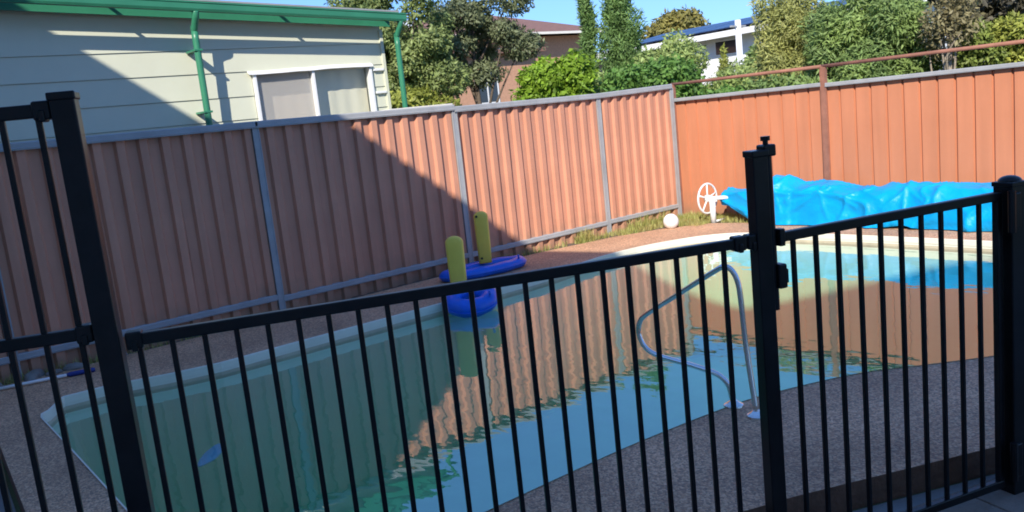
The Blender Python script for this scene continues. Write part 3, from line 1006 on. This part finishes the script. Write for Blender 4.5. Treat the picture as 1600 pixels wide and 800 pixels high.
# conifers
def conifer_clumps(x, y, z0, z1, rx, seed, k=40):
    rg = random.Random(seed)
    out = []
    for i in range(k):
        f = i / (k - 1)
        z = z0 + (z1 - z0) * f
        rr = rx * (1 - .35 * f ** 2) * rg.uniform(.75, 1.05)
        a = rg.uniform(0, 6.28)
        q = rg.uniform(.2, .62)
        out.append(((x + math.cos(a) * rr * q, y + math.sin(a) * rr * q, z), (rr * .42, rr * .42, rg.uniform(.22, .42))))
    return out
plant('cypress', 'slim upright cypress with a pointed crown, left of the broad one', 'tree', (12.93, 12.7), conifer_clumps(12.93, 12.7, .4, 4.0, .27, 5, 40), 14000, 0.10, LF['con'], 41, .05, aspect=.22, upright=1.1, limbs=0, trunk_top=3.6)
plant('cypress', 'broad upright cypress beside the slim one, tallest against the sky', 'tree', (13.45, 12.25), conifer_clumps(13.45, 12.25, .4, 4.15, .66, 6, 70), 26000, 0.11, LF['con'], 42, .07, aspect=.22, upright=1.0, limbs=0, trunk_top=3.7)
plant('pale_bush', 'soft pale green bush at the foot of the broad cypress', 'bush', (13.35, 11.05), sub_clumps((13.35, 11.05, 2.05), (.8, .7, .8), 14, 51, .32, .5), 10000, 0.09, LF['pale'], 52, .05, limbs=5)
plant('hedge', 'dark green clipped hedge above the corner where the fences meet', 'hedge', (11.6, 9.95), sub_clumps((11.6, 9.95, 1.5), (1.35, .8, .85), 30, 61, .3, .45, -.5), 17000, 0.085, LF['hedge'], 62, .05, limbs=6, aspect=.6)
plant('small_bush', 'mixed green bush between the lime bush and the hedge', 'bush', (10.95, 10.9), sub_clumps((10.95, 10.9, 1.65), (.75, .6, .5), 12, 71, .34, .5), 8000, 0.09, LF['pale'], 72, .04, limbs=4)
plant('far_tree', 'distant round golden olive tree behind the solar panel roof', 'tree', (44.1, 35.0), sub_clumps((44.1, 35.0, 4.6), (2.4, 2.4, 2.3), 26, 81, .3, .45), 16000, 0.34, LF['olive'], 82, .2, limbs=6)
plant('small_conifer', 'small yellow green conical shrub in front of the white house', 'shrub', (15.1, 10.95), [((15.1, 10.95, 1.2 + .16 * i), (.30 - .035 * i, .30 - .035 * i, .16)) for i in range(8)], 5000, .075, LF['yel'], 91, .03, limbs=0, trunk_top=2.2, upright=.8, aspect=.3)
plant('low_shrub', 'leafy green bush in front of the white house wall, above the pipe rail', 'shrub', (13.9, 9.9), sub_clumps((13.95, 9.85, 1.55), (.85, .75, .55), 16, 181, .32, .48), 9000, .085, LF['pale'], 182, .04, limbs=4)
plant('thin_shrub', 'thin grey green shrub beside the white pole', 'shrub', (15.55, 10.5), sub_clumps((15.55, 10.5, 1.8), (.35, .35, .6), 9, 95, .35, .5), 4000, .08, LF['bigr'], 96, .03, limbs=3)
# big shrubs behind the salmon fence
plant('screen_tree', 'tall dense yellow olive screen tree, left half of the big mass', 'tree', (13.05, 8.05), sub_clumps((13.05, 7.93, 1.88), (.74, .78, 1.45), 60, 101, .18, .34) + [((12.75, 8.32, 1.4 + .30 * i), (.26, .22, .26)) for i in range(6)], 48000, 0.085, LF['bigl'], 102, .07, aspect=.26, droop=.5, limbs=8)
plant('screen_tree', 'large mid green leafy tree, right half of the big mass', 'tree', (12.75, 6.45), sub_clumps((12.68, 6.55, 1.95), (.92, 1.08, 1.18), 70, 111, .16, .32), 52000, 0.09, LF['bigr'], 112, .08, aspect=.26, droop=.35, limbs=9)
plant('bare_shrub', 'twiggy brown shrub with a pale bare trunk beside the green tree', 'shrub', (12.45, 5.35), sub_clumps((12.5, 5.3, 2.25), (.45, .45, .6), 12, 121, .3, .45), 1900, 0.075, LF['dry'], 122, .045, bark='bark_pale', limbs=10)
plant('lime_shrub', 'round lime green shrub right of the pale bare trunk', 'shrub', (12.8, 5.1), sub_clumps((12.8, 5.08, 1.85), (.30, .30, .38), 8, 131, .45, .6), 5000, .075, LF['lime2'], 132, .03, limbs=3)
plant('yellow_shrub', 'yellow green shrub at the right edge above the pipe rail', 'shrub', (13.2, 4.75), sub_clumps((13.2, 4.75, 1.8), (.5, .5, .5), 12, 141, .35, .5), 6500, .08, LF['yel'], 142, .03, limbs=4)
plant('dark_tree', 'dark brown tree at the top right corner', 'tree', (14.2, 5.2), sub_clumps((14.2, 5.1, 2.2), (1.0, 1.0, .9), 26, 151, .28, .42), 12000, .12, LF['dk'], 152, .07, limbs=10)
plant('low_shrub', 'grey green low growth showing between pipe rail and salmon fence', 'shrub', (11.6, 6.6), sub_clumps((11.55, 6.7, 1.3), (.5, 1.6, .42), 22, 161, .28, .4), 11000, .09, LF['bigr'], 162, .03, limbs=5)
plant('low_shrub', 'leafy low growth behind the far left end of the salmon fence', 'shrub', (10.6, 8.2), sub_clumps((10.6, 8.2, 1.25), (.45, .9, .45), 14, 171, .3, .45), 8000, .09, LF['hedge'], 172, .03, limbs=4)

# grass and weeds along the fence feet
def blades(name, label, areas, m, seed, h=.09):
    rg = np.random.default_rng(seed)
    V, F = [], []
    k = 0
    for (x0, x1, ya, yb, n_, hh) in areas:
        for i in range(n_):
            x, y = rg.uniform(x0, x1), rg.uniform(ya, yb)
            L = hh * rg.uniform(.4, 1.2); a = rg.uniform(0, 6.28); lean = rg.uniform(.1, .7) * L
            w_ = .004 + .003 * rg.random()
            dx, dy = math.cos(a), math.sin(a)
            V += [(x - dy * w_, y + dx * w_, -.02), (x + dy * w_, y - dx * w_, -.02), (x + dx * lean, y + dy * lean, -.02 + L)]
            F.append((k, k + 1, k + 2)); k += 3
    me = bpy.data.meshes.new(name)
    me.from_pydata(V, [], F)
    o = link(name, me, m)
    return tag(o, label, 'grass', kind='stuff')
blades('grass', 'dry green grass and weeds growing along the feet of the fences',
       [(8.35, 9.2, 6.6, 7.4, 3000, .075), (7.6, 8.6, 7.08, 7.44, 1000, .07), (8.72, 9.2, 2.5, 6.8, 5000, .075), (7.0, 7.6, 7.26, 7.44, 200, .07), (7.05, 7.25, 7.25, 7.44, 240, .17), (8.0, 8.8, 7.28, 7.45, 350, .16),
        (0.4, 1.7, 7.30, 7.45, 500, .08), (1.7, 3.2, 7.33, 7.45, 250, .06), (5.8, 6.9, 7.36, 7.45, 160, .08)], LF['grass'], 9)

# ---------------------------------------------------------------- pool things
def ring_bm(bm, R1, R2, r, ry=1.0, seg=40, tseg=14, lump=0.0, tilt=0.0):
    rows = []
    for i in range(seg):
        a = 2 * math.pi * i / seg
        rr = r * (1 + lump * math.sin(a * 9))
        c = Vector((R1 * math.cos(a), R2 * math.sin(a), 0))
        nrm = Vector((math.cos(a) / R1, math.sin(a) / R2, 0)).normalized()
        rows.append([bm.verts.new(c + nrm * rr * math.cos(2 * math.pi * k / tseg) + Vector((0, 0, rr * ry * math.sin(2 * math.pi * k / tseg) + c.y * tilt))) for k in range(tseg)])
    for i in range(seg):
        a, b = rows[i], rows[(i + 1) % seg]
        for k in range(tseg):
            bm.faces.new((a[k], a[(k + 1) % tseg], b[(k + 1) % tseg], b[k]))
def paddle(parent, loc, w, h, th, tilt, rz):
    bm = bmesh.new()
    prof = []
    for i in range(17):
        a = math.pi * i / 16
        prof.append((w / 2 * math.cos(a), h - w * .5 * .75 + w / 2 * .75 * math.sin(a)))
    prof += [(-w / 2 * .96, h * .4), (-w / 2 * .9, 0.0), (w / 2 * .9, 0.0), (w / 2 * .96, h * .4)]
    k = len(prof)
    cz = h * .5
    layers = []
    for yy, s_ in ((-th / 2, .72), (-th * .36, .92), (0, 1.0), (th * .36, .92), (th / 2, .72)):
        layers.append([bm.verts.new((x * s_, yy, cz + (z - cz) * (1 - (1 - s_) * w / h))) for x, z in prof])
    for a, b in zip(layers, layers[1:]):
        for i in range(k):
            bm.faces.new((a[i], a[(i + 1) % k], b[(i + 1) % k], b[i]))
    bm.faces.new(layers[0][::-1]); bm.faces.new(layers[-1])
    o = from_bm('backrest', bm, MT['yellow_vinyl'], parent, True)
    o.location = loc
    o.rotation_euler = (tilt, 0, rz)
    return o
f1 = thing('inflatable_float', 'round blue inflatable ring with rounded yellow upright, floating in the pool', 'pool float', (4.44, 6.09, .005), R(-39))
bm = bmesh.new(); ring_bm(bm, .165, .15, .088, .95, lump=.03, tilt=.30)
from_bm('ring', bm, MT['blue_vinyl'], f1, True)
def seam(parent, R1, R2, tilt):
    pts = [(R1 * math.cos(2 * math.pi * i / 40), R2 * math.sin(2 * math.pi * i / 40), R2 * math.sin(2 * math.pi * i / 40) * tilt) for i in range(41)]
    bm = bmesh.new(); tube_bm(bm, pts, .005, 6, False)
    from_bm('seam', bm, MT['blue_vinyl'], parent, True)
    tube('valve', [(R1 * .70, -R2 * .55, .05), (R1 * .70, -R2 * .55, .09)], .011, MT['blue_vinyl'], parent)
seam(f1, .165 + .089, .15 + .089, .30)
paddle(f1, (-.10, .13, .05), .165, .52, .07, R(-4), 0)
f2 = thing('inflatable_float', 'flat blue inflatable with square yellow upright, lying on the deck by the fence', 'pool float', (5.30, 6.98, .055), R(-6))
bm = bmesh.new(); ring_bm(bm, .44, .15, .075, .75, lump=.05)
from_bm('ring', bm, MT['blue_vinyl'], f2, True)
seam(f2, .44 + .076, .15 + .076, 0.0)
pd = paddle(f2, (.06, .05, .04), .150, .55, .06, R(0), R(-30))
for px, pz in ((-.045, .50), (-.035, .06)):
    bm = bmesh.new()
    tube_bm(bm, [(px, -.033, pz), (px, -.026, pz)], .013, 10)
    from_bm('valve', bm, MT['black_spot'], pd)

# submerged blue toy
bm = bmesh.new()
r = bmesh.ops.create_uvsphere(bm, u_segments=20, v_segments=10, radius=1)
for v in r['verts']:
    v.co = Vector((v.co.x * .17 * (1 + .15 * math.sin(3 * v.co.y)), v.co.y * .055, v.co.z * .015))
o = from_bm('pool_toy', bm, MT['blue_pad'], None, True)
o.location = (1.64, 5.09, WATER_Z - .14); o.rotation_euler = (0, 0, R(50))
tag(o, 'small oblong blue toy floating alone in the shaded water', 'pool toy')

# white ball
bm = bmesh.new()
r = bmesh.ops.create_uvsphere(bm, u_segments=28, v_segments=18, radius=.095)
for v in r['verts']:
    a = abs(math.sin(3 * math.atan2(v.co.y, v.co.x)))
    v.co *= 1 - .012 * (a < .12)
o = from_bm('ball', bm, MT['white'], None, True)
o.location = (8.17, 6.86, .085)
tag(o, 'white ball on the deck edge in the far corner of the yard', 'ball')

# telescopic pole
tpz = thing('pool_pole', 'white telescopic pool pole with blue grip lying by the left fence', 'pole', (0.60, 7.245, .02), math.atan2(-.15, .60))
tube('tube', [(-.6, 0, 0), (.18, 0, 0)], .014, MT['white'], tpz)
tube('tube', [(.24, 0, 0), (.74, 0, 0)], .012, MT['white'], tpz)
tube('collar', [(.18, 0, 0), (.20, 0, 0), (.24, 0, 0)], [.018, .02, .017], MT['pole_blue'], tpz)
tube('grip', [(.74, 0, 0), (.76, 0, 0), (.92, 0, 0), (.935, 0, 0)], [.012, .018, .018, .014], MT['pole_blue'], tpz)

# rocks by the left fence foot
rg = random.Random(77)
rock_labels = ['grey rock lying behind the blue end of the pool pole', 'flat rock against the left fence foot beside the tall black post', 'small rock at the fence foot just right of the tall black post', 'brown stone in the weeds at the far left fence foot', 'rounded stone between the weeds left of the pool pole grip']
for i, (x, y, s_) in enumerate([(1.42, 7.33, .07), (1.15, 7.36, .085), (1.78, 7.34, .06), (0.86, 7.34, .075), (1.28, 7.30, .05)]):
    bm = bmesh.new()
    r = bmesh.ops.create_icosphere(bm, subdivisions=3, radius=1)
    for v in r['verts']:
        q = 1 + .35 * noise.noise(v.co * 1.4 + Vector((i * 5, 0, 0))) + .12 * noise.noise(v.co * 4)
        v.co = Vector((v.co.x * s_ * 1.3 * q, v.co.y * s_ * .8 * q, v.co.z * s_ * .6 * q))
    o = from_bm('rock', bm, MT['rock'], None, True)
    o.location = (x, y, .0); o.rotation_euler = (0, 0, rg.uniform(0, 3))
    tag(o, rock_labels[i], 'rock', 'rocks by the left fence')

# cover reel
rl = thing('cover_reel', 'white cover reel with spoked hand wheel at the left end of the blue cover', 'reel', (8.66, 6.66, -.01))
bm = bmesh.new()
r = 0.185
ring = []
for i in range(32):
    a = 2 * math.pi * i / 32
    ring.append((r * math.cos(a), 0, .31 + r * math.sin(a)))
tube_bm(bm, ring + [ring[0]], .013, 8, False)
wh = from_bm('wheel', bm, MT['white'], rl, True)
for k in range(5):
    a = 2 * math.pi * k / 5 + .3
    tube('spoke', [(0, 0, .31), (r * math.cos(a), 0, .31 + r * math.sin(a))], .011, MT['white'], wh)
tube('hub', [(0, -.03, .31), (0, .025, .31)], .045, MT['white'], wh, 16)
tube('axle', [(0, -.03, .31), (.20, -.20, .30)], .026, MT['white'], rl, 14)
tube('stand', [(0, -.07, 0), (0, -.07, .30)], .036, MT['white'], rl, 14)
tube('foot', [(-.02, -.07, .018), (.22, -.07, .018)], .016, MT['white'], rl)

# blue cover bundled over the reel
TOPZ = [(6.60, .36, .20), (6.45, .375, .19), (6.18, .39, .09), (5.92, .43, .03), (5.80, .53, .02), (5.62, .52, .02), (5.50, .44, .02), (5.42, .435, .02), (5.16, .455, .02), (4.9, .42, .02), (4.71, .405, .02), (4.45, .42, .02), (4.22, .42, .05), (4.0, .425, .02), (3.71, .42, .02), (3.41, .415, .02), (3.0, .42, .03), (2.75, .38, .12)]
ys_ = np.linspace(6.58, 2.76, 260)
ty = np.array([t_[0] for t_ in TOPZ])[::-1]
tz = np.interp(ys_, ty, np.array([t_[1] for t_ in TOPZ])[::-1])
bz = np.interp(ys_, ty, np.array([t_[2] for t_ in TOPZ])[::-1])
NV = 64
CREASE = [((5.55, .30), (5.16, .47), .030), ((5.16, .47), (4.72, .22), .022), ((5.16, .46), (5.05, .10), .016), ((4.42, .20), (4.22, .40), .026), ((4.22, .40), (4.20, .12), .026),
          ((4.22, .42), (4.02, .30), .022), ((5.75, .50), (5.62, .15), .018), ((5.95, .12), (5.45, .10), .018), ((3.9, .40), (3.55, .18), .016), ((3.5, .41), (3.1, .20), .02), ((4.72, .40), (4.45, .30), .018),
          ((6.3, .34), (5.9, .18), .016), ((4.0, .10), (3.3, .09), .014), ((4.9, .12), (4.5, .07), .014)]
def crease(y, z):
    v = 0.0
    for (ya_, za_), (yb_, zb_), am in CREASE:
        dy, dz = yb_ - ya_, zb_ - za_
        t_ = max(0.0, min(1.0, ((y - ya_) * dy + (z - za_) * dz) / (dy * dy + dz * dz)))
        d_ = math.hypot(y - ya_ - dy * t_, z - za_ - dz * t_)
        v += am * .8 * math.exp(-d_ / .015) - am * .15 * math.exp(-((d_ - .07) / .05) ** 2)
    return v
verts, faces = [], []
for i, y in enumerate(ys_):
    hgt = tz[i] - bz[i]
    wid = 0.10 + 0.34 * min(1, max(0, (hgt - .14) / .3))
    for k in range(NV + 1):
        a = math.pi * 1.08 * k / NV - .04 * math.pi
        x = 8.92 - wid * .62 * math.copysign(abs(math.cos(a)) ** .75, math.cos(a))
        z = bz[i] + hgt * (max(0, math.sin(a)) ** .62 if math.sin(a) > 0 else math.sin(a) * .2)
        q = Vector((x * 2.2, y * 1.6, z * 3.0))
        rid = (1 - abs(noise.noise(q * .9 + Vector((3, 1, 0))))) ** 9 * .045 + (1 - abs(noise.noise(Vector((k * .05 + y * 1.3, y * .8 - k * .035, 2.5))))) ** 14 * .035 + noise.noise(q * 1.1) * .012
        sag = (1 - abs(noise.noise(Vector((k * .09 + y * 1.1, y * .9, 4)))) * 2.2) * .012
        nx, nz = -math.cos(a), max(0, math.sin(a))
        rid += crease(y, z) if nx < .2 else 0.0
        x += nx * (rid + sag) * 1.2; z += nz * (rid + sag - .02)
        verts.append((x, y, max(.005, z)))
for i in range(len(ys_) - 1):
    for k in range(NV):
        a = i * (NV + 1) + k
        faces.append((a, a + 1, a + NV + 2, a + NV + 1))
me = bpy.data.meshes.new('pool_cover'); me.from_pydata(verts, [], faces)
o = link('pool_cover', me, MT['cover'], None, True)
sm = o.modifiers.new('thickness', 'SOLIDIFY'); sm.thickness = .006
tag(o, 'crumpled bright blue pool cover bundled over the reel before the salmon fence', 'pool cover')

# ---------------------------------------------------------------- houses beyond
bh = thing('house', 'orange brick house with brown tiled roof behind the dark tree', 'house', (0, 0, 0))
box('wall', 16.6, 23.0, 22.3, 29, -.12, 4.05, MT['brick_far'], bh)
bm = bmesh.new()
v = [bm.verts.new(p) for p in [(16.0, 21.7, 4.12), (23.6, 21.7, 4.12), (23.6, 29.6, 4.12), (16.0, 29.6, 4.12), (18.6, 25.6, 5.25), (21.0, 25.6, 5.25)]]
for f in ((3, 2, 1, 0), (0, 1, 5, 4), (1, 2, 5), (2, 3, 4, 5), (3, 0, 4)):
    bm.faces.new([v[i] for i in f])
rfb = from_bm('roof', bm, MT['tile'], bh)
box('fascia', 15.98, 23.62, 21.67, 21.70, 4.05, 4.13, MT['cream'], bh)
box('chimney', 19.6, 20.0, 25.0, 25.5, 4.9, 5.6, MT['brick_far'], rfb)
box('lower_wing', 13.5, 17.62, 19.5, 22.298, -.12, 3.28, MT['brick_far'], bh)
rw = box('wing_roof', 13.3, 17.8, 19.2, 22.29, 3.285, 3.40, MT['tile'], bh)
for x0, x1, z0, z1 in ((15.2, 16.05, 1.9, 2.85),):
    wf_ = box('window', x0, x1, 19.46, 19.499, z0, z1, MT['white'], bh)
    box('pane', x0 + .06, x0 + .40, 19.452, 19.459, z0 + .06, z1 - .06, MT['win'], wf_)
    box('pane', x0 + .46, x1 - .06, 19.452, 19.459, z0 + .06, z1 - .06, MT['win'], wf_)
for x0, x1 in ((18.4, 19.6),):
    wf_ = box('window', x0, x1, 22.26, 22.299, 2.5, 3.7, MT['white'], bh)
    box('pane', x0 + .07, x1 - .07, 22.252, 22.259, 2.57, 3.63, MT['win'], wf_)

# white gabled roof glimpsed through the left tree
gh = thing('house', 'white roofed house glimpsed through the dark tree left of the brick one', 'house', (0, 0, 0))
box('wall', 17.2, 22.4, 31.0, 36, -.12, 5.3, MT['render'], gh)
bm = bmesh.new()
v = [bm.verts.new(p) for p in [(16.8, 30.6, 5.35), (25.0, 30.6, 5.35), (25.0, 36.4, 5.35), (16.8, 36.4, 5.35), (18.2, 33.5, 6.2), (23.4, 33.5, 6.2)]]
for f in ((3, 2, 1, 0), (0, 1, 5, 4), (1, 2, 5), (2, 3, 4, 5), (3, 0, 4)):
    bm.faces.new([v[i] for i in f])
from_bm('roof', bm, MT['white'], gh)

wh_ = thing('house', 'white house with blue solar panels on its low roof', 'house', (0, 0, 0))
box('wall', 26.0, 33, 12.0, 20.25, -.12, 3.42, MT['render'], wh_)
box('porch_wall', 26.9, 33, 20.255, 26, -.12, 3.35, MT['cream'], wh_)
bm = bmesh.new()
x0, x1, ya, yb = 25.3, 33.6, 11.4, 26.6
v = [bm.verts.new(p) for p in [(x0, ya, 3.62), (x0, yb, 3.46), (x1, yb, 3.6), (x1, ya, 3.7), (29.3, ya + 3.2, 4.22), (29.3, yb - 3.5, 4.12)]]
for f in ((0, 1, 5, 4), (1, 2, 5), (2, 3, 4, 5), (3, 0, 4), (0, 3, 2, 1)):
    bm.faces.new([v[i] for i in f])
rfw = from_bm('roof', bm, MT['roofgrey'], wh_)
bm = bmesh.new()
v = [bm.verts.new((25.27 + dx, y, z)) for dx in (0, .03) for (y, z) in ((ya, 3.44), (yb, 3.28), (yb, 3.48), (ya, 3.64))]
for f in ((0, 1, 2, 3), (7, 6, 5, 4), (0, 4, 5, 1), (1, 5, 6, 2), (2, 6, 7, 3), (3, 7, 4, 0)):
    bm.faces.new([v[i] for i in f])
from_bm('fascia', bm, MT['white'], wh_)
# solar panels lie parallel to the roof slope
pn = None
A = Vector((25.3, ya, 3.62)); Bv = Vector((25.3, yb, 3.46)); Dv = Vector((29.3, ya + 3.2, 4.22)); 
ey = (Bv - A).normalized(); nn = ey.cross(Dv - A).normalized()
if nn.z < 0: nn = -nn
eu = nn.cross(ey).normalized()
if eu.x < 0: eu = -eu
for i in range(9):
    for j in range(2):
        if pn is None:
            bm = bmesh.new(); bbox(bm, -.5, .5, -.78, .78, 0, .04, .01)
            po = from_bm('solar_panel', bm, MT['solar'], rfw); pn = po.data
        else:
            po = link('solar_panel', pn, None, rfw)
        pos = A + ey * (3.3 + 1.05 * i) + eu * (.95 + 1.62 * j) + nn * .07
        Mx = Matrix((ey, eu, nn)).transposed().to_4x4() if ey.cross(eu).dot(nn) > 0 else Matrix((-ey, eu, nn)).transposed().to_4x4()
        Mx.translation = pos
        po.matrix_local = Mx
for yA, yB, zA, zB in ((18.2, 19.2, 2.78, 3.32), (14.5, 16.0, 2.4, 3.2)):
    wf_ = box('window', 25.96, 25.999, yA, yB, zA, zB, MT['white'], wh_)
    box('pane', 25.952, 25.959, yA + .05, yB - .05, zA + .05, zB - .05, MT['win'], wf_)
wf_ = box('window', 26.86, 26.899, 20.45, 21.6, 2.6, 3.2, MT['white'], wh_)
box('pane', 26.852, 26.859, 20.5, 21.55, 2.65, 3.15, MT['win'], wf_)
up_ = thing('power_pole', 'white grey service pole in front of the white house', 'pole', (21.29, 14.9, -.12))
tube('shaft', [(0, 0, 0), (0, 0, 3.62)], [.10, .085], MT['render'], up_, 14)
bm = bmesh.new(); bbox(bm, -.35, .35, -.03, .03, 3.42, 3.47, .005); from_bm('crossarm', bm, MT['rail_grey'], up_)
ant = thing('antenna', 'thin television antenna on the ridge of the brick house', 'antenna', (20.2, 25.6, 5.2))
tube('mast', [(0, 0, -.1), (0, 0, 1.2)], .025, MT['rail_grey'], ant)
for k in range(5):
    tube('element', [(-.3 + .02 * k, -.25, 1.1 - .02 * k + .0), (-.3 + .15 * k, .25, 1.1 + .0)], .01, MT['rail_grey'], ant)
